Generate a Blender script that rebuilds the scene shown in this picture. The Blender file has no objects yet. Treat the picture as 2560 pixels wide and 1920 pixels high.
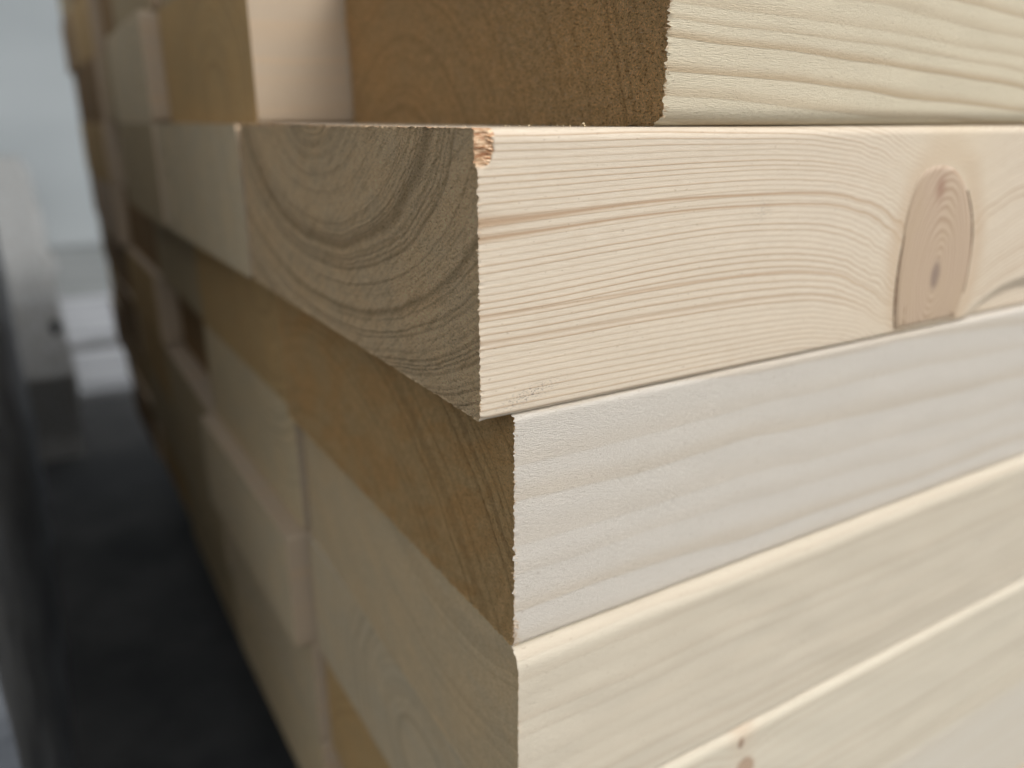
import bpy, math, random
from mathutils import Vector, Matrix, noise
random.seed(7)
R = math.radians
sc = bpy.context.scene
col = sc.collection

# ------------------------------------------------------------------ camera, light, exposure
W_, H_ = 2560.0, 1920.0
F_PX = 1993.0
pitch = math.atan(657 / F_PX); hx = R(58.83)
fh = Vector((math.cos(hx), math.sin(hx), 0)); rt = Vector((math.sin(hx), -math.cos(hx), 0)); up = Vector((0, 0, 1))
fw = fh * math.cos(pitch) - up * math.sin(pitch); cu = up * math.cos(pitch) + fh * math.sin(pitch)
cam = bpy.data.cameras.new('camera'); co = bpy.data.objects.new('camera', cam); col.objects.link(co)
m = Matrix((rt, cu, -fw)).transposed().to_4x4(); m.translation = Vector((-0.05745, -0.10450, 0.00081)); co.matrix_world = m
cam.sensor_width = 36; cam.lens = F_PX / W_ * 36; cam.clip_start = 0.005; cam.clip_end = 100
cam.dof.use_dof = True; cam.dof.focus_distance = 0.131
cam.dof.aperture_fstop = (cam.lens / 1000) / 0.0030 ; cam.dof.aperture_blades = 0
sc.camera = co
SUN_EL, SUN_AZ = R(47), R(32)          # azimuth measured from -Y towards +X
sd = Vector((math.sin(SUN_AZ) * math.cos(SUN_EL), -math.cos(SUN_AZ) * math.cos(SUN_EL), math.sin(SUN_EL)))
world = bpy.data.worlds.new("World"); sc.world = world; world.use_nodes = True
wn = world.node_tree; wn.nodes.clear()
sky = wn.nodes.new('ShaderNodeTexSky'); sky.sky_type = 'NISHITA'; sky.sun_disc = False
sky.sun_elevation = SUN_EL; sky.sun_rotation = math.pi - SUN_AZ; sky.dust_density = 4.0; sky.air_density = 1.0; sky.ozone_density = 1.0
bg = wn.nodes.new('ShaderNodeBackground'); bg.inputs[1].default_value = 0.15
wo = wn.nodes.new('ShaderNodeOutputWorld')
hs = wn.nodes.new('ShaderNodeHueSaturation'); hs.inputs['Saturation'].default_value = 0.10   # thin overcast: a nearly white sky
wn.links.new(sky.outputs[0], hs.inputs['Color']); wn.links.new(hs.outputs[0], bg.inputs[0]); wn.links.new(bg.outputs[0], wo.inputs[0])
sl = bpy.data.lights.new('sun', 'SUN'); sl.energy = 0.57; sl.angle = R(30); sl.color = (1.0, 0.95, 0.90)
so = bpy.data.objects.new('sun', sl); col.objects.link(so); so.rotation_euler = sd.to_track_quat('Z', 'Y').to_euler()
sc.view_settings.view_transform = 'Standard'; sc.view_settings.look = 'None'
sc.view_settings.exposure = 0.46; sc.view_settings.gamma = 1.0
sc.render.engine = 'CYCLES'

# ------------------------------------------------------------------ node expression helper
class E:
    """a tiny expression wrapper round shader math nodes"""
    def __init__(s, nt, sock): s.nt, s.s = nt, sock
    def _m(s, op, *a):
        n = s.nt.nodes.new('ShaderNodeMath'); n.operation = op
        for i, v in enumerate((s,) + a):
            if isinstance(v, E): s.nt.links.new(v.s, n.inputs[i])
            else: n.inputs[i].default_value = v
        return E(s.nt, n.outputs[0])
    def __add__(s, o): return s._m('ADD', o)
    __radd__ = __add__
    def __sub__(s, o): return s._m('SUBTRACT', o)
    def __rsub__(s, o): return (s * -1) + o
    def __mul__(s, o): return s._m('MULTIPLY', o)
    __rmul__ = __mul__
    def __truediv__(s, o): return s._m('DIVIDE', o)
    def pw(s, o): return s._m('POWER', o)
    def sqrt(s): return s._m('SQRT')
    def exp(s): return s._m('EXPONENT')
    def fract(s): return s._m('FRACT')
    def floor(s): return s._m('FLOOR')
    def abs(s): return s._m('ABSOLUTE')
    def sin(s): return s._m('SINE')
    def mn(s, o): return s._m('MINIMUM', o)
    def mx(s, o): return s._m('MAXIMUM', o)
    def sm(s, a, b, lo=0.0, hi=1.0):
        n = s.nt.nodes.new('ShaderNodeMapRange'); n.interpolation_type = 'SMOOTHSTEP'
        s.nt.links.new(s.s, n.inputs[0])
        for i, v in enumerate((a, b, lo, hi)): n.inputs[i + 1].default_value = v
        return E(s.nt, n.outputs[0])

class Mat:
    def __init__(s, name):
        s.m = bpy.data.materials.new(name); s.m.use_nodes = True; s.nt = s.m.node_tree; s.nt.nodes.clear()
        s.out = s.nt.nodes.new('ShaderNodeOutputMaterial'); s.b = s.nt.nodes.new('ShaderNodeBsdfPrincipled')
        s.nt.links.new(s.b.outputs[0], s.out.inputs[0])
    def coords(s):
        t = s.nt.nodes.new('ShaderNodeTexCoord'); x = s.nt.nodes.new('ShaderNodeSeparateXYZ')
        s.nt.links.new(t.outputs['Object'], x.inputs[0])
        return [E(s.nt, x.outputs[i]) * 1000.0 for i in range(3)]
    def rnd(s):
        n = s.nt.nodes.new('ShaderNodeObjectInfo'); s.info = n; return E(s.nt, n.outputs['Random'])
    def noise(s, x, y, z, detail=2.0, rough=0.5, scale=1.0):
        c = s.nt.nodes.new('ShaderNodeCombineXYZ')
        for i, v in enumerate((x, y, z)):
            if isinstance(v, E): s.nt.links.new(v.s, c.inputs[i])
            else: c.inputs[i].default_value = v
        n = s.nt.nodes.new('ShaderNodeTexNoise'); n.inputs['Scale'].default_value = scale
        n.inputs['Detail'].default_value = detail; n.inputs['Roughness'].default_value = rough
        s.nt.links.new(c.outputs[0], n.inputs['Vector'])
        return E(s.nt, n.outputs['Fac'])
    def mix(s, f, a, b, mode='MIX'):
        n = s.nt.nodes.new('ShaderNodeMix'); n.data_type = 'RGBA'; n.blend_type = mode
        for i, v in ((0, f), (6, a), (7, b)):
            if isinstance(v, E): s.nt.links.new(v.s, n.inputs[i])
            elif isinstance(v, (int, float)): n.inputs[i].default_value = v
            elif isinstance(v, tuple): n.inputs[i].default_value = (*v, 1)
            else: s.nt.links.new(v, n.inputs[i])
        return n.outputs[2]
    def finish(s, colour, rough, height=None, dist=0.0003, strength=1.0, spec=0.3):
        if isinstance(colour, tuple): s.b.inputs['Base Color'].default_value = (*colour, 1)
        else: s.nt.links.new(colour, s.b.inputs['Base Color'])
        if isinstance(rough, E): s.nt.links.new(rough.s, s.b.inputs['Roughness'])
        else: s.b.inputs['Roughness'].default_value = rough
        s.b.inputs['Specular IOR Level'].default_value = spec
        if height is not None:
            b = s.nt.nodes.new('ShaderNodeBump'); b.inputs['Distance'].default_value = dist; b.inputs['Strength'].default_value = strength
            s.nt.links.new(height.s, b.inputs['Height']); s.nt.links.new(b.outputs[0], s.b.inputs['Normal'])
        return s.m

T, BW, PITCH = 0.0449, 0.142, 0.1435

def side_mat(name, early, late, yc, zc, k, spacing, contrast, knots=(), tone=0.06, streak=0.10, bump=0.5, fluff=0.3,
             lf=0.55, slope=0.0, wav=2.0, halo=None, rise=0.0, stain=None, dens=1.2, rnd=False, chip=False, yellow=None, rough=0.55, bands=(), spots=(), fl_s=1.0, imin=0.25, rim=None):
    M = Mat(name); x, y, z = M.coords()
    if rnd:
        r = M.rnd(); x = x + r * 900.0; yc = r * 90.0 + 20.0; zc = (r * 7.3).fract() * 60.0 - 40.0
    zz = z
    if slope: zz = zz + x * slope
    if rise:
        q_ = (z - 27.0) / 11.0
        zz = zz - x.sm(-12.0, 50.0) * (q_ * q_ * -1.0).exp() * rise * 1.3
    kn = None
    for (xk, zk, sx, sz, dep) in knots:
        dx = (x - xk) / sx; dz = (z - zk) / sz
        g = (dx * dx * -0.5).exp()
        if sz < 900: g = g * (dz * dz * -0.5).exp()
        wob = M.noise(x * 0.12, z * 0.10, 3.3, 2) - 0.5
        zz = zz + g * dep + g * wob * (dep * 0.6)
        kn = g if kn is None else kn.mx(g)
    lw = M.noise(x / 90.0, y / 30.0, zz / 14.0, 2, 0.5) - 0.5
    lw2 = M.noise(x / 14.0, y / 6.0, zz / 3.0, 1, 0.5) - 0.5
    dy = y - yc; dz = (zz - zc) * k
    rr = (dy * dy + dz * dz).sqrt() + lw * wav + lw2 * (wav * 0.05)
    u = rr / spacing + M.noise(rr / 9.0, 2.7, 9.1, 1) * dens * 3.0
    f = u.fract(); fl = u.floor()
    inten = M.noise(fl * 3.17, 5.1, 0.3, 0).sm(0.3, 0.75, imin, 1.0)
    latew = f.sm(lf, 0.90) * f.sm(0.93, 1.0, 1.0, 0.0) * inten
    fib = M.noise(x * 0.30, y * 6.0, z * 6.0, 4, 0.7)
    fib2 = M.noise(x * 1.1, y * 9.0, z * 9.0, 2, 0.6)
    broad = M.noise(x / 60.0, y / 25.0, z / 16.0, 3, 0.5)
    c = M.mix(latew * contrast, early, late)
    c = M.mix((broad - 0.5) * (tone * 6) + 0.5, c, M.mix(1.0, c, (0.94, 0.90, 0.84) if yellow is None else yellow, 'MULTIPLY'))
    c = M.mix((fib.sm(0.35, 0.7)) * streak * 2, c, M.mix(1.0, c, (0.80, 0.72, 0.62), 'MULTIPLY'))
    for (zb, w0, w1, am) in bands:      # a few broad resin-darkened latewood bands
        d_ = (zz - zb + lw * 1.2) / ((x * -0.08).exp() * w0 + w1)
        c = M.mix((d_ * d_ * -1.0).exp() * am, c, late)
    if rim:      # resin-stained wood squeezed round the knot
        a_ = (x - rim[0] - (z - rim[1]) * -0.09) / rim[2]; b_ = (z - rim[1]) / rim[3]; d_ = (a_ * a_ + b_ * b_).sqrt() + lw * 0.25
        c = M.mix(d_.sm(0.80, 0.98) * d_.sm(1.0, 1.35, 1.0, 0.0) * 0.55, c, (0.47, 0.33, 0.215))
    for (xs_, zs_, rx_, rz_, cc_) in spots:
        a_ = (x - xs_) / rx_; b_ = (z - zs_) / rz_; d_ = (a_ * a_ + b_ * b_).sqrt() + (lw2 * 0.5)
        c = M.mix(d_.sm(0.75, 1.15, 1.0, 0.0) * 0.9, c, M.mix((d_ * 2.5).fract().sm(.4, .9) * .6, cc_, tuple(v_ * .6 for v_ in cc_)))
    c = M.mix(M.noise(x * 0.10, y * 7.0, z * 7.0, 3, 0.7).sm(0.50, 0.66) * streak * 3.0, c, M.mix(1.0, c, (1.13, 1.12, 1.10), 'MULTIPLY'))  # lighter streaks along the fibres, a sheen painted into the colour
    # tiny flecks and dirt
    fleck = M.noise(x * 0.9, y * 2.0, z * 1.8, 1, 0.5).sm(0.69, 0.76)
    c = M.mix(fleck * 0.35, c, (0.30, 0.22, 0.14))
    if kn is not None and halo: c = M.mix(kn.pw(3.0) * 0.45, c, halo)
    if stain: # small dark pencil-like smudge near the lower corner
        for (sx_, sz_, wx, wz, a_) in stain:
            d2 = ((x - sx_) / wx); e2 = ((z - sz_ - (x - sx_) * 0.25) / wz)
            q = ((d2 * d2 + e2 * e2) * -1.0).exp() * M.noise(x * 1.6, 4.0, z * 4.0, 3, .7).sm(0.5, 0.62)
            c = M.mix(q * a_, c, (0.10, 0.09, 0.09))
    if chip:   # freshly torn wood inside the notch
        q = x.sm(2.7, 3.1, 1.0, 0.0) * z.sm(39.2, 39.9) * y.sm(0.08, 0.22)
        c = M.mix(q, c, M.mix(M.noise(x * 0.5, y * 1.0, z * 4.0, 2, .6).sm(.40, .60), (0.40, 0.19, 0.09), (0.75, 0.56, 0.36)))
    fluffn = M.noise(x * 0.55 * fl_s, y * 3.2 * fl_s, z * 3.6 * fl_s, 4, 0.75)
    h = fib * 0.35 + fib2 * 0.25 + fluffn * fluff * 2.0 - latew * -0.45 + broad * 0.3
    return M.finish(c, rough, h, 0.00022, bump, 0.25)

def end_mat(name, tint, yc, zc, k, spacing, contrast, mott=0.5, bump=1.0, fuzz=0.5, wob=4.0, rnd=False, rbands=(), lines=0.0, objcol=False, dens=1.2, dark=0.45, pores=0.5, deep=0.0, gain=1.25):
    M = Mat(name); x, y, z = M.coords()
    oy = y
    if rnd or objcol:
        r = M.rnd()
    if rnd:
        yc = r * 120.0 + 10.0; zc = (r * 9.7).fract() * 110.0 - 30.0; y = y + r * 0.0; nz = r * 50.0
    else: nz = 0.0
    w = M.noise(y / 22.0, z / 15.0, nz, 3, 0.5) - 0.5
    dy = y - yc; dz = (z - zc) * k
    rr = (dy * dy + dz * dz).sqrt() + w * wob
    u = rr / spacing + M.noise(rr / 9.0, 2.7, 9.1, 1) * dens * 3.0
    f = u.fract(); fl = u.floor()
    inten = M.noise(fl * 3.17, 5.1, 0.3, 0).sm(0.3, 0.72, 0.1, 1.0)
    latew = f.sm(0.35, 0.88) * f.sm(0.93, 1.0, 1.0, 0.0) * inten
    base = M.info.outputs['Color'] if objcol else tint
    mo = M.noise(y * 0.55, z * 0.55, nz, 4, 0.6)
    fine = M.noise(y * 2.6, z * 2.6, x * 2.6, 4, 0.72)
    fz = M.noise(y * 1.3 + z * 0.7, z * 2.2 - y * 0.4, nz, 3, 0.65)
    big = M.noise(y / 16.0, z / 11.0, 7.0, 3, 0.55)
    c = M.mix(latew * contrast, base, M.mix(1.0, base, (dark, dark * 0.9, dark * 0.78), 'MULTIPLY'))
    for (rb, wb, am) in rbands:
        d_ = (rr - rb) / wb
        c = M.mix((d_ * d_ * -1.0).exp() * am, c, M.mix(1.0, base, (dark, dark * 0.9, dark * 0.78), 'MULTIPLY'))
    c = M.mix(mo.sm(0.3, 0.7) * mott, c, M.mix(1.0, c, (0.68, 0.62, 0.52), 'MULTIPLY'))
    c = M.mix(big.sm(0.35, 0.65) * 0.5, c, M.mix(1.0, c, (1.16, 1.08, 0.98), 'MULTIPLY'))
    c = M.mix(fine.sm(0.50, 0.62) * pores, c, M.mix(1.0, c, (1.5, 1.45, 1.35), 'MULTIPLY'))
    c = M.mix(fz.sm(0.36, 0.46, 1.0, 0.0) * pores, c, M.mix(1.0, c, (0.50, 0.42, 0.32), 'MULTIPLY'))
    if deep:   # resin-rich heartwood patches, deeper orange
        dp = M.noise(y / 13.0 + z / 6.0, z / 13.0 - y / 18.0, 1.5, 3, 0.55)
        c = M.mix(dp.sm(0.42, 0.62) * deep, c, M.mix(1.0, c, (1.0, 0.74, 0.46), 'MULTIPLY'))
        dp2 = M.noise(y / 3.0 + z / 7.0, z / 8.0, 8.5, 2, 0.5)
        c = M.mix(dp2.sm(0.60, 0.72) * deep * 0.6, c, M.mix(1.0, c, (1.45, 1.45, 1.5), 'MULTIPLY'))
    c = M.mix(1.0, c, (gain, gain, gain), 'MULTIPLY')
    h = fine * fuzz + fz * (fuzz * 1.2) + mo * 0.5 - latew * 0.7
    if lines:  # saw marks slanting across the cut
        s_ = M.noise((y * 0.62 + z) * 1.0, (z - y * 0.9) * 0.07, 3.0, 2, 0.6)
        h = h + s_ * lines; c = M.mix(s_.sm(0.36, 0.5, 1.0, 0.0) * 0.35 * lines, c, M.mix(1.0, c, (0.55, 0.5, 0.42), 'MULTIPLY'))
    return M.finish(c, 0.8, h, 0.00045, bump, 0.12)

# ------------------------------------------------------------------ materials
m_side_A = side_mat('pale_coarse_grain', (0.68, 0.615, 0.47), (0.44, 0.32, 0.19), 22, 92, 1.0, 3.4, 1.0, fluff=0.8, bump=0.8, lf=0.35, fl_s=1.3, wav=6.0, slope=0.05, dens=0.5, tone=0.02, rough=0.6)
m_side_B = side_mat('fine_grain_with_knot', (0.66, 0.588, 0.483), (0.40, 0.27, 0.165), 0, 75, 1.0, 1.1, 0.66, imin=0.5, bands=((31.3, 0.75, 0.28, .9), (28.9, 0.35, 0.22, .9), (17.0, .1, .2, .6), (13.0, .1, .3, .5)), 
                    knots=[(118, 14, 20, 999, 8.0), (118, 14, 13.5, 999, 5.5)], halo=(0.62, 0.52, 0.37), rise=2.2, wav=2.4, lf=0.50, dens=0.30, fluff=0.35, bump=0.40, fl_s=1.3,
                    stain=[(9, 3.2, 5, 1.2, .8), (60, 30, 2, 2, .4)], chip=True, tone=0.06, streak=0.20, rim=(118, 17, 15.0, 22.5))
m_side_C = side_mat('milky_white_side', (0.665, 0.63, 0.572), (0.52, 0.42, 0.29), 30, 120, 1.0, 7.0, 0.5, fl_s=1.7, wav=9.0, fluff=1.0, bump=0.75, lf=0.25, dens=0.2, streak=0.07, slope=0.02, tone=0.03, yellow=(0.96, 0.92, 0.86), rough=0.45)
m_side_D = side_mat('olive_cream_side', (0.61, 0.56, 0.465), (0.44, 0.35, 0.26), 30, 100, 1.0, 4.0, 0.38, fl_s=1.2, wav=7.0, fluff=0.8, bump=0.5, lf=0.3, dens=0.5, streak=0.05, yellow=(0.93, 0.88, 0.80), rough=0.45)
m_side_E = side_mat('cream_side_with_arris_knot', (0.62, 0.575, 0.475), (0.45, 0.345, 0.25), 30, 100, 1.0, 3.5, 0.42, spots=((61.5, 31.5, 3.4, 4.2, (.42, .30, .21)), (59.3, 40.5, 1.0, 1.6, (.20, .12, .09))),
                    knots=[(60, 44, 5, 8, 6.0)], halo=(0.54, 0.40, 0.28), wav=4.0, fluff=0.5, bump=0.5, lf=0.3, dens=0.5, streak=0.05, rough=0.45)
m_side_F = side_mat('whitish_cream_side', (0.61, 0.575, 0.50), (0.50, 0.40, 0.29), 30, 100, 1.0, 5, 0.35, wav=6.0, fluff=0.6, bump=0.5, lf=0.3, dens=0.5, streak=0.05, rough=0.45)
m_side_G = side_mat('shade_darkened_pine_side', (0.48, 0.395, 0.30), (0.56, 0.40, 0.25), 90, 55, 1.0, 4.0, 0.5, rnd=True, wav=4.0)  # base darkened for the shade that neighbouring boards throw on these strips
m_end_A = end_mat('rough_brown_end_grain', (0.60, 0.405, 0.205), 105, -22, 1.0, 3.6, 0.45, mott=0.6, bump=1.3, fuzz=2.2, pores=1.2, gain=1.35, dark=0.6)
m_end_B = end_mat('ringed_end_grain', (0.68, 0.52, 0.325), 76, 50, 2.0, 2.2, 0.36, rbands=((60, 2.2, .65), (65, .7, .4), (70, .8, .35), (87, 1.3, .6), (90, .5, .4), (54, .6, .3)), mott=0.4, bump=1.3, fuzz=1.3, wob=5.0, lines=0.9, pores=0.55, gain=1.45, dens=2.0, dark=0.42)
m_end_C = end_mat('orange_brown_end_grain', (0.56, 0.385, 0.19), 105, -60, 1.0, 4.0, 0.35, mott=0.5, bump=1.1, fuzz=1.3, pores=0.6, deep=0.28)
m_end_D = end_mat('smooth_olive_end_grain', (0.52, 0.415, 0.265), 30, 110, 1.0, 5.0, 0.25, mott=0.3, bump=0.6, fuzz=0.6, pores=0.4)
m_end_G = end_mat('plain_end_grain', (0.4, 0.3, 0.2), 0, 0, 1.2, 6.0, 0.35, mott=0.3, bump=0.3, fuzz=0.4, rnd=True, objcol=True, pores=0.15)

M = Mat('knot_wood'); x, y, z = M.coords()
dx = (x - 118.3) / 1.0; dz = (z - 12.6) / 2.1
nn = M.noise(x * 0.10, z * 0.07, 2.0, 3, .5) - 0.5
rk = (dx * dx + dz * dz).sqrt() + nn * 2.2
fk = (rk / 1.0 + M.noise(rk / 3.0, 0, 0, 1) * 1.5).fract()
kc = M.mix(fk.sm(0.3, 0.8) * fk.sm(.9, 1., 1., 0.) * 0.85, (0.50, 0.385, 0.28), (0.36, 0.25, 0.165))
kc = M.mix(rk.sm(0.8, 2.2, 0.9, 0.0), kc, (0.22, 0.16, 0.13))
d2 = ((x - 115.0) * (x - 115.0) / 2.6 + (z - 32.0) * (z - 32.0) / 5.5) * -1.0
kc = M.mix(d2.exp() * 0.75, kc, (0.28, 0.15, 0.10))
kc = M.mix(M.noise(x * .09, 5.0, z * .05, 3, .6).sm(.4, .7) * .5, kc, (0.45, 0.34, 0.225))
m_knot = M.finish(kc, 0.5, fk * 0.25 + M.noise(x * 2., 0., z * 2., 3, .6) * .5, 0.00012, 0.6, 0.3)
M = Mat('dark_bark_line'); x, y, z = M.coords()
m_crack = M.finish(M.mix(M.noise(x * 1.5, y, z * 0.6, 3, .6).sm(.35, .65), (0.10, 0.055, 0.035), (0.30, 0.19, 0.12)), 0.8)
M = Mat('torn_fibre'); x, y, z = M.coords()
m_fib = M.finish(M.mix(M.noise(x * 2, y * 2, z * 2, 1), (0.78, 0.63, 0.44), (0.52, 0.32, 0.17)), 0.7)
M = Mat('torn_orange_fibre'); x, y, z = M.coords()
m_fibo = M.finish(M.mix(M.noise(x * 2, y * 2, z * 2, 1).sm(.35, .6), (0.80, 0.60, 0.40), (0.50, 0.24, 0.10)), 0.6)
M = Mat('sawdust'); x, y, z = M.coords()
m_dust = M.finish(M.mix(M.noise(x, y, z, 1), (0.74, 0.66, 0.46), (0.60, 0.42, 0.22)), 0.8)

# ------------------------------------------------------------------ mesh helpers
def mesh_obj(name, verts, faces, mats, fmat=None, smooth=None, parent=None, sharp=None):
    me = bpy.data.meshes.new(name); me.from_pydata(verts, [], faces)
    for mm in mats: me.materials.append(mm)
    if fmat: me.polygons.foreach_set('material_index', fmat)
    if smooth: me.polygons.foreach_set('use_smooth', smooth)
    if sharp:
        at = me.attributes.new('sharp_edge', 'BOOLEAN', 'EDGE')
        at.data.foreach_set('value', [(e.vertices[0], e.vertices[1]) in sharp or (e.vertices[1], e.vertices[0]) in sharp for e in me.edges])
    me.update()
    o = bpy.data.objects.new(name, me); col.objects.link(o)
    if parent: o.parent = parent
    return o

def profile(w, t, rad, dense, seg):
    """closed loop of (y, z); starts bottom of near side (y=0), goes up it"""
    rbr, rtr, rtl, rbl = rad
    P = []
    def arc(cy, cz, r, a0, a1, n):
        for i in range(n + 1):
            a = a0 + (a1 - a0) * i / n; P.append((cy + r * math.cos(a), cz + r * math.sin(a)))
    pi = math.pi
    arc(rbr, rbr, rbr, 1.5 * pi, pi, seg)                      # bottom near corner
    n = dense
    for i in range(1, n): P.append((0, rbr + (t - rbr - rtr) * i / n))
    arc(rtr, t - rtr, rtr, pi, 0.5 * pi, seg)                  # top near corner
    nt = max(2, int(dense * 1.2))
    for i in range(1, nt): P.append((rtr + (w - rtr - rtl) * i / nt, t))
    arc(w - rtl, t - rtl, rtl, 0.5 * pi, 0, max(3, seg // 2))
    for i in range(1, 6): P.append((w, t - rtl - (t - rtl - rbl) * i / 6))
    arc(w - rbl, rbl, rbl, 0, -0.5 * pi, max(3, seg // 2))
    for i in range(1, nt): P.append((w - rbl - (w - rbl - rbr) * i / nt, 0))
    return P

def board_mesh(name, mats, rad=(.0015, .0015, .0015, .0015), length=2.4, dense=6, seg=4, fine=False, ragged=0.0, skew=0.0, carve=None, seed=0, wavy=0.0):
    P = profile(BW, T, rad, dense, seg); n = len(P)
    if fine:
        xs = [0, .0002, .0004, .0006, .0008, .001, .0012, .0014, .0016, .0018, .002, .0022, .0024, .0026, .0028, .003, .0033, .004, .006, .009]
        x = .012
        while x < .26: xs.append(x); x += .002
        xs += [.3, .4, .7, 1.2, length]
    else: xs = [0, .004, .02, .1, .4, 1.2, length]
    V = []; F = []; fm = []; sm = []
    cy = BW / 2; cz = T / 2
    for ix, x in enumerate(xs):
        for j, (py, pz) in enumerate(P):
            X = x + skew * py * max(0, 1 - x / .3); Y, Z = py, pz
            if ragged and x < .0011:
                fa = 1 - x / .0011
                q = noise.noise(Vector((py * 3600, pz * 3600, seed))) + .7 * noise.noise(Vector((py * 900, pz * 900, seed + 5)))
                X += (q * .5 - .1) * ragged * fa
                q2 = noise.noise(Vector((py * 2100, pz * 2100, seed + 9)))
                Y += (1 if py > cy else -1) * q2 * ragged * .25 * fa * (1 if abs(py - cy) > cy * .97 else 0)
                Z += (1 if pz > cz else -1) * q2 * ragged * .35 * fa * (1 if abs(pz - cz) > cz * .95 else 0)
            if wavy and py < .006:
                Y += wavy * noise.noise(Vector((x * 60, pz * 150, seed + 20)))
                Z += wavy * noise.noise(Vector((x * 45, 3.3, seed + 30))) * (1 if pz > cz else .4)
            if carve: X, Y, Z = carve(X, Y, Z, x)
            V.append((X, Y, Z))
    for i in range(len(xs) - 1):
        for j in range(n):
            k = (j + 1) % n
            F.append((i * n + j, i * n + k, (i + 1) * n + k, (i + 1) * n + j)); fm.append(0); sm.append(True)
    # end cap: inset loops then one polygon
    prev = 0
    for q, (ins, back) in enumerate(((.00035, 0.0), (.0007, 0.0))):
        base = len(V)
        for j, (py, pz) in enumerate(P):
            vy = cy + (py - cy) * (1 - ins / cy); vz = cz + (pz - cz) * (1 - ins / cz)
            X = skew * vy + (noise.noise(Vector((vy * 2000, vz * 2000, seed + 3))) * ragged * .12 if (ragged and q == 0) else 0)
            Y, Z = vy, vz
            if carve: X, Y, Z = carve(X, Y, Z, 0.0)
            V.append((X, Y, Z))
        for j in range(n):
            k = (j + 1) % n
            F.append((prev + k, prev + j, base + j, base + k)); fm.append(1); sm.append(False)
        prev = base
    F.append(tuple(prev + j for j in range(n))[::-1][::-1]); fm.append(1); sm.append(False)
    last = (len(xs) - 1) * n
    F.append(tuple(last + j for j in reversed(range(n)))); fm.append(1); sm.append(False)
    sharp = {(j, (j + 1) % n) for j in range(n)} | {(last + j, last + (j + 1) % n) for j in range(n)}
    return V, F, fm, sm, sharp

def fix_normals(o):
    import bmesh
    b = bmesh.new(); b.from_mesh(o.data); bmesh.ops.recalc_face_normals(b, faces=b.faces); b.to_mesh(o.data); b.free()

def make_board(mats, **kw):
    V, F, fm, sm, sh = board_mesh('spruce_board', mats, **kw)
    o = mesh_obj('spruce_board', V, F, mats, fm, sm, None, sh); fix_normals(o); return o

def sliver(V, F, p, d, l, w):
    d = d.normalized(); a = d.cross(Vector((.3, .5, .8))).normalized() * w; b = d.cross(a).normalized() * w
    i = len(V)
    mid = p + d * l * .5 + Vector((random.uniform(-1, 1), random.uniform(-1, 1), random.uniform(-1, 1))) * l * .12
    V += [p + a, p - a * .5 + b * .8, p - a * .5 - b * .8, mid + a * .7, mid - a * .35 + b * .55, mid - a * .35 - b * .55, p + d * l]
    F += [(i, i + 1, i + 4, i + 3), (i + 1, i + 2, i + 5, i + 4), (i + 2, i, i + 3, i + 5), (i + 3, i + 4, i + 6), (i + 4, i + 5, i + 6), (i + 5, i + 3, i + 6), (i, i + 2, i + 1)]

def fibres(parent, name, pts, mat, lab=None, stuff=True):
    V, F = [], []
    for p, d, l, w in pts: sliver(V, F, p, d, l, w)
    o = mesh_obj(name, [tuple(v) for v in V], F, [mat], None, None, parent)
    if stuff: o['kind'] = 'stuff'
    if lab: o['label'] = lab
    return o

U = random.uniform
def edge_fibres(n, z0, z1, lmax=.0007, back=.0):
    out = []
    for _ in range(n):
        z = U(z0, z1); clump = noise.noise(Vector((z * 700, 1, 1))) > -.05
        if not clump and U(0, 1) < .7: continue
        l = U(.25, 1) ** 2 * lmax
        out.append((Vector((U(-.0002, .0004) + back, U(-.00005, .00025), z)), Vector((U(-1.0, .5), U(-.9, .1), U(-.7, .7))), l, U(.00003, .00008)))
    return out

# ------------------------------------------------------------------ the timber pile
GROUP = 'planed boards stacked in the near timber pile'
layer_z = {'T': .090, 'Z': .045, 'A': 0.0, 'B': -.045, 'C': -.090, 'D': -.135, 'E': -.180, 'F': -.225, 'G': -.270}
layer_txt = {'T': 'topmost layer in view', 'Z': 'second layer above the knotted board', 'A': 'layer just above the knotted board',
             'B': 'layer of the knotted board', 'C': 'layer right under the knotted board', 'D': 'second layer under the knotted board',
             'E': 'third layer under the knotted board', 'F': 'fourth layer under the knotted board', 'G': 'bottom layer of the pile'}
col_txt = ['front board at the corner', 'second board from the corner', 'third board from the corner', 'fourth board from the corner', 'fifth board from the corner', 'farthest board from the corner']
X_mm = {'T': [30, 14, 6, 9, 8, 6], 'Z': [26, 8.4, 3.0, 13, 6, 4], 'A': [34.7, 6.0, -2.6, 9.8, 4.5, 8],
        'B': [0, -.6, -3.0, 60, 3, 7], 'C': [6.3, 9.0, 8.8, 11, 3, 8], 'D': [6.2, 9.0, 17, 6, 9, 10],
        'E': [9.0, 1.9, 5.5, 8, 7, 12], 'F': [11.0, 7.6, 6.0, 8, 12, 9], 'G': [14.7, 8.0, 7.0, 11, 9, 16]}
PALE = (0.50, 0.41, 0.265); GREY = (0.49, 0.41, 0.28); WARM = (0.42, 0.29, 0.14); PINK = (0.42, 0.325, 0.235); SHADED = (0.23, 0.15, 0.075); OLIVE = (0.38, 0.305, 0.19)  # darkest brown has the shade of recesses and far gap painted in
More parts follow.
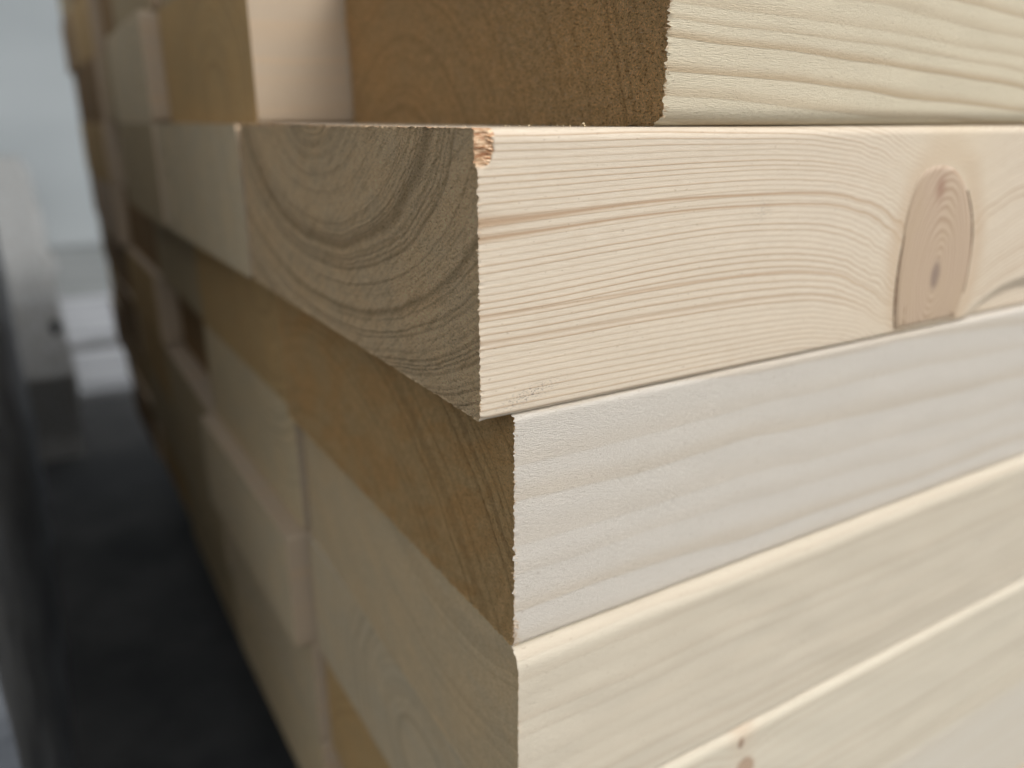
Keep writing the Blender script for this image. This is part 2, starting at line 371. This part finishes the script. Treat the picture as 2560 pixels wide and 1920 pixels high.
colr = {'T': [WARM, WARM, OLIVE, SHADED, SHADED, OLIVE], 'Z': [WARM, OLIVE, OLIVE, SHADED, WARM, SHADED], 'A': [WARM, WARM, GREY, OLIVE, SHADED, SHADED],
        'B': [PALE, GREY, OLIVE, SHADED, WARM, WARM], 'C': [WARM, WARM, OLIVE, SHADED, PINK, SHADED], 'D': [OLIVE, PALE, SHADED, WARM, SHADED, SHADED],
        'E': [GREY, GREY, OLIVE, WARM, SHADED, WARM], 'F': [WARM, GREY, OLIVE, OLIVE, WARM, SHADED], 'G': [WARM, PALE, OLIVE, WARM, SHADED, OLIVE]}
adj = {PALE: 'pale buff', GREY: 'greyish', WARM: 'warm brown', PINK: 'pinkish beige', SHADED: 'shade-darkened brown', OLIVE: 'olive beige'}
special = {
 ('T', 2): 'olive beige board end, third from the corner, topmost layer in view',
 ('A', 0): 'uppermost front board with fuzzy dark brown sawn end and coarse wavy grain on its side',
 ('B', 0): 'board in sharp focus with ringed end grain, chipped top corner and large oval knot',
 ('C', 0): 'milky white sided board with orange brown end, directly beneath the knotted board',
 ('D', 0): 'cream board with bright rounded upper edge, second below the knotted board',
 ('E', 0): 'cream board with small brown knot on its rounded edge at the bottom of the photo',
 ('A', 1): 'warm brown board end with wide lit side strip, left of the fuzzy sawn end',
 ('A', 2): 'grey board end with thin lit edge, standing proud left of the warm brown one',
 ('B', 3): 'board pushed far back, leaving a dark hollow left of three flush pale ends',
 ('D', 2): 'recessed shade-darkened brown board end under two paler ends in second layer below the knot',
 ('E', 1): 'greyish board end sticking out with orange lit side strip beside the dark vertical joint',
}

def chip_carve(X, Y, Z, x0):
    # torn notch at the top near corner of the knotted board, and the scooped wane far along its lower edge
    if x0 < .0032 and Y < .004 and Z > T - .0056:
        e = min(1, max(0, (.0014 + .0013 * max(0.0, math.sin(min(1, max(0, (T - Z) / .0056)) * math.pi)) ** .7 + .0005 * noise.noise(Vector((Z * 1500, 0, 0))) - x0) / .0005)) * min(1, (Z - (T - .0056)) / .0006) * min(1, max(0, (T - .0002 - Z) / .0006))
        Y = max(Y, Y + e * (.0009 + .0007 * noise.noise(Vector((x0 * 250, Z * 1900, 4)))) * (1 - Y / .004))
    if Y < .012 and .125 < x0 < .2 and Z < .014:
        u_ = (x0 - .160) / .028
        e = max(0, 1 - u_ * u_) ; zt = .0085 * e
        if Z < zt: Y += .0020 * min(1, (zt - Z) / .0035) * min(1, e * 2)
    return X, Y, Z

fronts = {
 'A': make_board([m_side_A, m_end_A], rad=(.0032, .0025, .002, .002), dense=170, seg=12, fine=True, ragged=.0018, seed=1, wavy=.00015),
 'B': make_board([m_side_B, m_end_B], rad=(.0012, .0018, .002, .0015), dense=170, seg=8, fine=True, ragged=.0008, seed=2, carve=chip_carve, wavy=.00006),
 'C': make_board([m_side_C, m_end_C], rad=(.0012, .0012, .002, .0015), dense=140, seg=6, fine=True, ragged=.0011, seed=3, wavy=.0001),
 'D': make_board([m_side_D, m_end_D], rad=(.002, .0041, .002, .002), dense=60, seg=12, fine=True, ragged=.0005, seed=4, skew=.028, wavy=.00022),
 'F': make_board([m_side_F, m_end_G], rad=(.002, .00015, .002, .002), dense=40, seg=6, fine=True, ragged=.0002, seed=6),
 'E': make_board([m_side_E, m_end_G], rad=(.0007, .0032, .002, .002), dense=40, seg=10, fine=True, ragged=.0003, seed=5, wavy=.0002),
}
generic = [make_board([m_side_G, m_end_G], rad=(r_, r_, r_, r_), dense=6, seg=5, skew=s_) for r_, s_ in ((.0018, 0), (.0026, .01), (.0016, -.008))]
used = set()
boards = {}
vis = {'T': range(2, 6), 'Z': range(1, 6)}
for L in 'TZABCDEFG':
    for j in vis.get(L, range(6)):
        if j == 0 and L in fronts: o = fronts[L]
        else:
            g = generic[(ord(L) * 3 + j * 5) % 3]
            if g.name not in used: used.add(g.name); o = g
            else: o = g.copy(); col.objects.link(o)
        dyj = -.0016 if (j == 0 and L in 'DE') else (U(-.0004, .0004) if j else 0)
        o.location = (X_mm[L][j] / 1000.0, j * PITCH + dyj - (.0016 if (j == 0 and L == 'G') else .0013 if (j == 0 and L == 'F') else 0) + (.0015 if (L, j) == ('D', 1) else 0), layer_z[L])
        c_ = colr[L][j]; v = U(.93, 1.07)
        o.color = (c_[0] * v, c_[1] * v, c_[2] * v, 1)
        o['category'] = 'board'; o['group'] = GROUP
        o['label'] = special.get((L, j)) or '%s end, %s, %s' % (adj[c_], col_txt[j], layer_txt[L])
        boards[L, j] = o
B1 = boards['B', 0]; A1 = boards['A', 0]; C1 = boards['C', 0]; D1 = boards['D', 0]

# knot of the knotted board: a slightly domed egg-shaped inlay in the side face
out = [(112, 37.0), (108.5, 36.0), (106, 33.8), (104.6, 29.5), (104.0, 24.0), (104.4, 17.0), (104.9, 10.0), (106.0, 4.5), (106.8, 1.25), (106.9, 1.2), (107, 1.2), (117, 1.2), (129.3, 1.2), (129.4, 1.2), (129.5, 1.3), (130.6, 4.5), (131.8, 10.0), (131.4, 17.0), (129.3, 24.0), (126.0, 30.5), (122, 34.6), (117.5, 36.8)]
def smooth_loop(p, it=3):
    for _ in range(it):
        q = []
        for i in range(len(p)):
            a, b = p[i], p[(i + 1) % len(p)]
            q += [(a[0] * .75 + b[0] * .25, a[1] * .75 + b[1] * .25), (a[0] * .25 + b[0] * .75, a[1] * .25 + b[1] * .75)]
        p = q
    return p
lp = smooth_loop(out, 2); cx_, cz_ = 118, 19
V = []; F = []; n = len(lp)
rings = [(1.0, .25), (.99, -.10), (.93, -.16), (.6, -.20), (.25, -.20)]
for s_, yy in rings:
    for (a, b) in lp: V.append(((cx_ + (a - cx_) * s_) / 1000, yy / 1000, (cz_ + (b - cz_) * s_) / 1000))
for i in range(len(rings) - 1):
    for j in range(n): F.append((i * n + j, i * n + (j + 1) % n, (i + 1) * n + (j + 1) % n, (i + 1) * n + j))
F.append(tuple((len(rings) - 1) * n + j for j in range(n)))
kn = mesh_obj('knot', V, F, [m_knot], None, [True] * len(F), B1); fix_normals(kn); kn['label'] = 'large oval pinkish knot'

def ribbon(parent, name, pts, mat, w0, y0=-.00022, lab=None):
    V = []; F = []; N = 40
    def at(t):
        f_ = t * (len(pts) - 1); i = min(int(f_), len(pts) - 2); u_ = f_ - i
        p0 = pts[max(i - 1, 0)]; p1 = pts[i]; p2 = pts[i + 1]; p3 = pts[min(i + 2, len(pts) - 1)]
        return [.5 * ((2 * p1[k]) + (-p0[k] + p2[k]) * u_ + (2 * p0[k] - 5 * p1[k] + 4 * p2[k] - p3[k]) * u_ ** 2 + (-p0[k] + 3 * p1[k] - 3 * p2[k] + p3[k]) * u_ ** 3) for k in (0, 1)]
    for i in range(N + 1):
        t = i / N; p = at(t); w = w0 * (math.sin(math.pi * min(max(t, .03), .97)) ** .6) * (.7 + .5 * noise.noise(Vector((t * 9, w0, 1))))
        for dx_, yy in ((-w, y0 + .0004), (-w * .6, y0), (w * .6, y0), (w, y0 + .0004)): V.append(((p[0] + dx_) / 1000, yy, p[1] / 1000))
    for i in range(N):
        for k in range(3): a = i * 4 + k; F.append((a, a + 1, a + 5, a + 4))
    o = mesh_obj(name, V, F, [mat], None, None, parent)
    if lab: o['label'] = lab
    return o
ribbon(B1, 'knot_crack', [(125.6, 31.0), (129.0, 25.5), (131.0, 19), (131.4, 12), (131.0, 7)], m_crack, .20, lab='dark crack along the right rim of the knot')
ribbon(B1, 'knot_crack', [(104.6, 22.5), (104.2, 16), (104.6, 9.5), (105.6, 3.5), (106.4, 1.4)], m_crack, .26, lab='dark crack along the left rim of the knot')
ribbon(B1, 'bark_speck', [(126.6, 2.9), (127.8, 2.4), (129.0, 1.9)], m_crack, .75)
ribbon(B1, 'bark_speck', [(108.6, 6.5), (108.9, 5.2), (109.1, 4.4)], m_crack, .22)
ribbon(B1, 'bark_speck', [(109.0, 3.6), (109.2, 2.6), (109.3, 2.2)], m_crack, .22)

# torn fibres
fibres(A1, 'torn_fibres', edge_fibres(420, .001, T - .001, .0011), m_fib)
pts = []
for _ in range(1500):   # fuzz standing on the sawn face of the uppermost front board
    yy = U(.0, .075) ** 1.0; zz = U(.001, T - .001)
    pts.append((Vector((.0001, yy + .0005, zz)), Vector((U(-.8, .0), U(-1, 1), U(-1, 1))), U(.0003, .0009), U(.00004, .00009)))
fibres(A1, 'saw_fuzz', pts, m_fib)
fibres(B1, 'torn_fibres', edge_fibres(260, .001, T - .001, .0005), m_fib)
pts = []
for _ in range(160):
    yy = U(.002, .075); pts.append((Vector((U(-.0001, .0003), yy, T - U(.0, .0003))), Vector((U(-1, .3), U(-.6, .6), U(-.4, .9))), U(.0003, .0009), U(.00002, .00006)))
fibres(B1, 'top_edge_fibres', pts, m_fib)
pts = []
for i, zq in enumerate((1.2, 1.9, 2.5, 3.0, 3.5, 4.1, 4.6, 5.1)):
    pts.append((Vector((.0026 + U(-.0005, .0002), .00025, T - zq / 1000)), Vector((-1, U(-.22, -.04), U(-.1, .5))), U(.0014, .0026), U(.00008, .00022)))
for q_ in pts: fibres(B1, 'splinter', [q_], m_fibo, None, False)
fibres(C1, 'torn_fibres', edge_fibres(320, .001, T - .001, .0007) + [(Vector((U(-.0002, .0006), U(-.0001, .0006), U(.0005, .006))), Vector((U(-.8, .8), U(-1, .1), U(-.8, .8))), U(.0003, .0012), U(.00003, .00006)) for _ in range(120)], m_fib)
fibres(D1, 'torn_fibres', [(Vector((U(-.0001, .0003), U(-.0001, .0002), U(.001, .040))), Vector((U(-1, .3), U(-.7, .1), U(-.6, .6))), U(.0002, .0005), U(.00002, .00005)) for _ in range(110)], m_fib)

# loose sawdust crumbs lying on the top arris, where the uppermost board meets the knotted one
crumbs = [(.0205, .0026, .00045, .00030), (.0335, .0006, .0016, .00050)]
for i in range(14): crumbs.append((U(.004, .033), U(.002, .02), .00012, U(.00010, .00022)))
V, F = [], []
for (x_, y_, z_, s_) in crumbs[2:] + crumbs[:1]:
    i = len(V)
    for k in range(6):
        d = ((1, 0, 0), (-1, 0, 0), (0, 1, 0), (0, -1, 0), (0, 0, 1), (0, 0, -1))[k]
        V.append((x_ + d[0] * s_ * U(.6, 1.3), y_ + d[1] * s_ * U(.6, 1.3), z_ + d[2] * s_ * U(.6, 1.1)))
    for a, b, c in ((0, 2, 4), (2, 1, 4), (1, 3, 4), (3, 0, 4), (2, 0, 5), (1, 2, 5), (3, 1, 5), (0, 3, 5)): F.append((i + a, i + b, i + c))
sdust = mesh_obj('sawdust', V, F, [m_dust]); sdust['label'] = 'loose pale sawdust crumbs on the top edge of the knotted board'; sdust['category'] = 'sawdust'; sdust['kind'] = 'stuff'

# ------------------------------------------------------------------ ground, wall, bearers, neighbouring pile
FZ = -.40
def box(name, x0, x1, y0, y1, z0, z1, mat, bev=.004, parent=None):
    import bmesh
    b = bmesh.new(); bmesh.ops.create_cube(b, size=1)
    for v in b.verts: v.co = Vector(((x1 - x0) * (v.co.x), (y1 - y0) * (v.co.y), (z1 - z0) * (v.co.z + .5)))
    bmesh.ops.bevel(b, geom=list(b.edges), offset=bev, segments=2, affect='EDGES')
    me = bpy.data.meshes.new(name); b.to_mesh(me); b.free(); me.materials.append(mat)
    o = bpy.data.objects.new(name, me); col.objects.link(o); o.location = ((x0 + x1) / 2, (y0 + y1) / 2, z0)
    if parent: o.parent = parent
    return o
M = Mat('floor_painted_shade'); x, y, z = M.coords()
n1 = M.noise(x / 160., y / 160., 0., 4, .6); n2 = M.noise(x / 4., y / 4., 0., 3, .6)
m_ground = M.finish(M.mix(n1.sm(.35, .65), (0.040, 0.042, 0.044), (0.075, 0.076, 0.076)), 0.9, n2, .002, .6)  # dark tone paints the shade between the piles into the floor
M = Mat('floor_painted_daylight'); x, y, z = M.coords()
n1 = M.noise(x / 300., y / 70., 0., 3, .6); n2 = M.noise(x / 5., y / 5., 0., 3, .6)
m_daylit = M.finish(M.mix(n1.sm(.35, .65), (0.20, 0.21, 0.22), (0.33, 0.34, 0.36)), 0.8, n2, .001, .4)  # pale tone paints patches of daylight onto the floor
M = Mat('grey_floor'); x, y, z = M.coords()
m_grey = M.finish(M.mix(M.noise(x / 200., y / 90., 0., 3, .6).sm(.35, .65), (0.14, 0.15, 0.15), (0.20, 0.21, 0.21)), 0.8)
M = Mat('painted_wall'); x, y, z = M.coords()
n1 = M.noise(x / 900., y / 500., z / 500., 3, .5); n2 = M.noise(x / 6., y / 6., z / 6., 3, .6)
m_wall = M.finish(M.mix(n1.sm(.3, .7), (0.25, 0.275, 0.285), (0.32, 0.345, 0.355)), 0.7, n2, .001, .3)
M = Mat('grey_film'); x, y, z = M.coords()
n1 = M.noise(x / 60., y / 60., z / 30., 3, .6)
m_film = M.finish(M.mix(n1.sm(.3, .7), (0.08, 0.09, 0.105), (0.17, 0.185, 0.205)), 0.45, n1, .004, .5, 0.5)
M = Mat('bearer_wood'); x, y, z = M.coords()
m_bear = M.finish(M.mix(M.noise(x / 9., y / 90., z / 9., 3, .6), (0.30, 0.22, 0.13), (0.20, 0.14, 0.09)), 0.8)
M = Mat('white_boards'); x, y, z = M.coords(); 
m_white = M.finish(M.mix(M.noise(x / 6., y / 120., z / 6., 3, .6).sm(.3, .7), (0.27, 0.275, 0.275), (0.20, 0.195, 0.18)), 0.55)

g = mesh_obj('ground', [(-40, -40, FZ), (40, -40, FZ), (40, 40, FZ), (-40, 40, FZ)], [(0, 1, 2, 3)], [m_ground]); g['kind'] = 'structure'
g2 = box('daylight_patch', -6, 6, 1.20, 1.46, FZ + .000, FZ + .012, m_daylit, .002); g2['kind'] = 'structure'  # thin slabs standing in for the daylight patches on the floor
g3 = box('daylight_patch', -6, 6, 1.54, 1.98, FZ + .000, FZ + .012, m_daylit, .002); g3['kind'] = 'structure'
g4 = box('floor_strip', -6, 6, 1.981, 2.87, FZ, FZ + .008, m_grey, .002); g4['kind'] = 'structure'
w = box('wall', -6, 6, 2.9, 3.05, FZ, 2.4, m_wall, .01); w['label'] = 'blurred pale grey wall behind both timber piles'; w['category'] = 'wall'

for i, bx in enumerate((.36, 1.9)):
    o = box('bearer', bx, bx + .10, .01, .85, FZ, -.2702, m_bear, .003); o['category'] = 'bearer'; o['group'] = 'bearers under the near pile'
    o['label'] = ('square timber bearer in the dark under the near end of the pile', 'square timber bearer under the far end of the pile')[i]

# neighbouring bundle across the gap, draped in a slanting whitish sheet
def sheet_mesh():
    path = [(2.80, FZ), (2.80, -.100), (2.2, -.135), (1.6, -.168), (1.10, -.197), (1.03, -.215), (.98, -.262), (.95, -.29), (.96, -.33), (.97, -.37), (.97, FZ)]
    pts = []
    for a, b in zip(path[:-1], path[1:]):
        n = 10
        for q in range(n): pts.append((a[0] + (b[0] - a[0]) * q / n, a[1] + (b[1] - a[1]) * q / n))
    pts.append(path[-1]); nx = 40; V = []; F = []; n = len(pts)
    for ix in range(nx + 1):
        t = ix / nx
        for (py, pz) in pts:
            xr = -.030 - .012 * max(0, 1.15 - py) / .3
            xx = xr - t * .5
            f_ = abs(noise.noise(Vector((xx * 22 + py * 1.5, py * 3, 2)))) * .010 + abs(noise.noise(Vector((xx * 60, py * 6 + pz * 9, 5)))) * .006
            V.append((xx + (.010 * noise.noise(Vector((py * 7, pz * 12, 1))) if ix == 0 else 0), py - f_ * .6 * (pz < -.2), max(pz + f_ * (1 if pz > FZ + .01 else 0), FZ)))
    for ix in range(nx):
        for j in range(n - 1): a = ix * n + j; F.append((a, a + 1, a + n + 1, a + n))
    F.append(tuple(range(n))); F.append(tuple(nx * n + j for j in reversed(range(n))))
    o = mesh_obj('draped_bundle', V, F, [m_white], None, [True] * (len(F) - 2) + [False, False]); fix_normals(o); return o
so_ = sheet_mesh(); so_['label'] = 'blurred low bundle draped with a slanting whitish sheet, across the gap'; so_['category'] = 'bundle'
V, F = [], []
for a in range(7):
    for b_ in range(10):
        th = math.pi * a / 6; ph = 2 * math.pi * b_ / 10; rr_ = .006 * (1 + .25 * math.cos(th))
        V.append((-.0457 + rr_ * math.sin(th) * math.cos(ph), .925 + rr_ * math.sin(th) * math.sin(ph), -.224 + .009 * math.cos(th)))
for a in range(6):
    for b_ in range(10): F.append((a * 10 + b_, a * 10 + (b_ + 1) % 10, (a + 1) * 10 + (b_ + 1) % 10, (a + 1) * 10 + b_))
m_dk = Mat('dark_rubber').finish((0.02, 0.02, 0.022), 0.6)
mesh_obj('rubber_toggle', V, F, [m_dk], None, [True] * len(F), so_)
# bundle wrapped in grey-blue film, in front of it
def film_mesh():
    V = []; F = []; nu, nv = 60, 110
    x1, x0, y0, y1, z0, z1 = -.086, -.50, .15, .93, FZ + .002, .10  # upper part is out of view, raised to block sky from the board ends
    prof = [(x1, z0)]
    N = 24
    for q in range(1, N): prof.append((x1, z0 + (z1 - z0 - .03) * q / N))
    for q in range(9): a = q / 8 * math.pi / 2; prof.append((x1 - .03 + .03 * math.cos(a), z1 - .03 + .03 * math.sin(a)))
    for q in range(1, N): prof.append((x1 - .03 - (x1 - .03 - x0) * q / N, z1))
    prof.append((x0, z1)); prof.append((x0, z0))
    n = len(prof)
    for iy in range(nv + 1):
        yy = y0 + (y1 - y0) * iy / nv
        for (px, pz) in prof:
            d = noise.noise(Vector((yy * 14 + pz * 9, pz * 16, px * 4))) * .003 + abs(noise.noise(Vector((yy * 34 + pz * 10, pz * 5, 3)))) * .004 + noise.noise(Vector((yy * 90, pz * 70, 3))) * .0015
            V.append((px + (d if px > x1 - .04 else 0), yy, max(pz + (d * .8 if pz > z1 - .03 else 0), FZ)))
    for iy in range(nv):
        for j in range(n - 1): a = iy * n + j; F.append((a, a + 1, a + n + 1, a + n))
    F.append(tuple(range(n))); F.append(tuple(nv * n + j for j in reversed(range(n))))
    o = mesh_obj('wrapped_bundle', V, F, [m_film], None, [True] * (len(F) - 2) + [False, False]); fix_normals(o); return o
fo = film_mesh(); fo['label'] = 'dark bundle in creased grey-blue film, lower left, unseen upper part added to block sky'; fo['category'] = 'bundle'
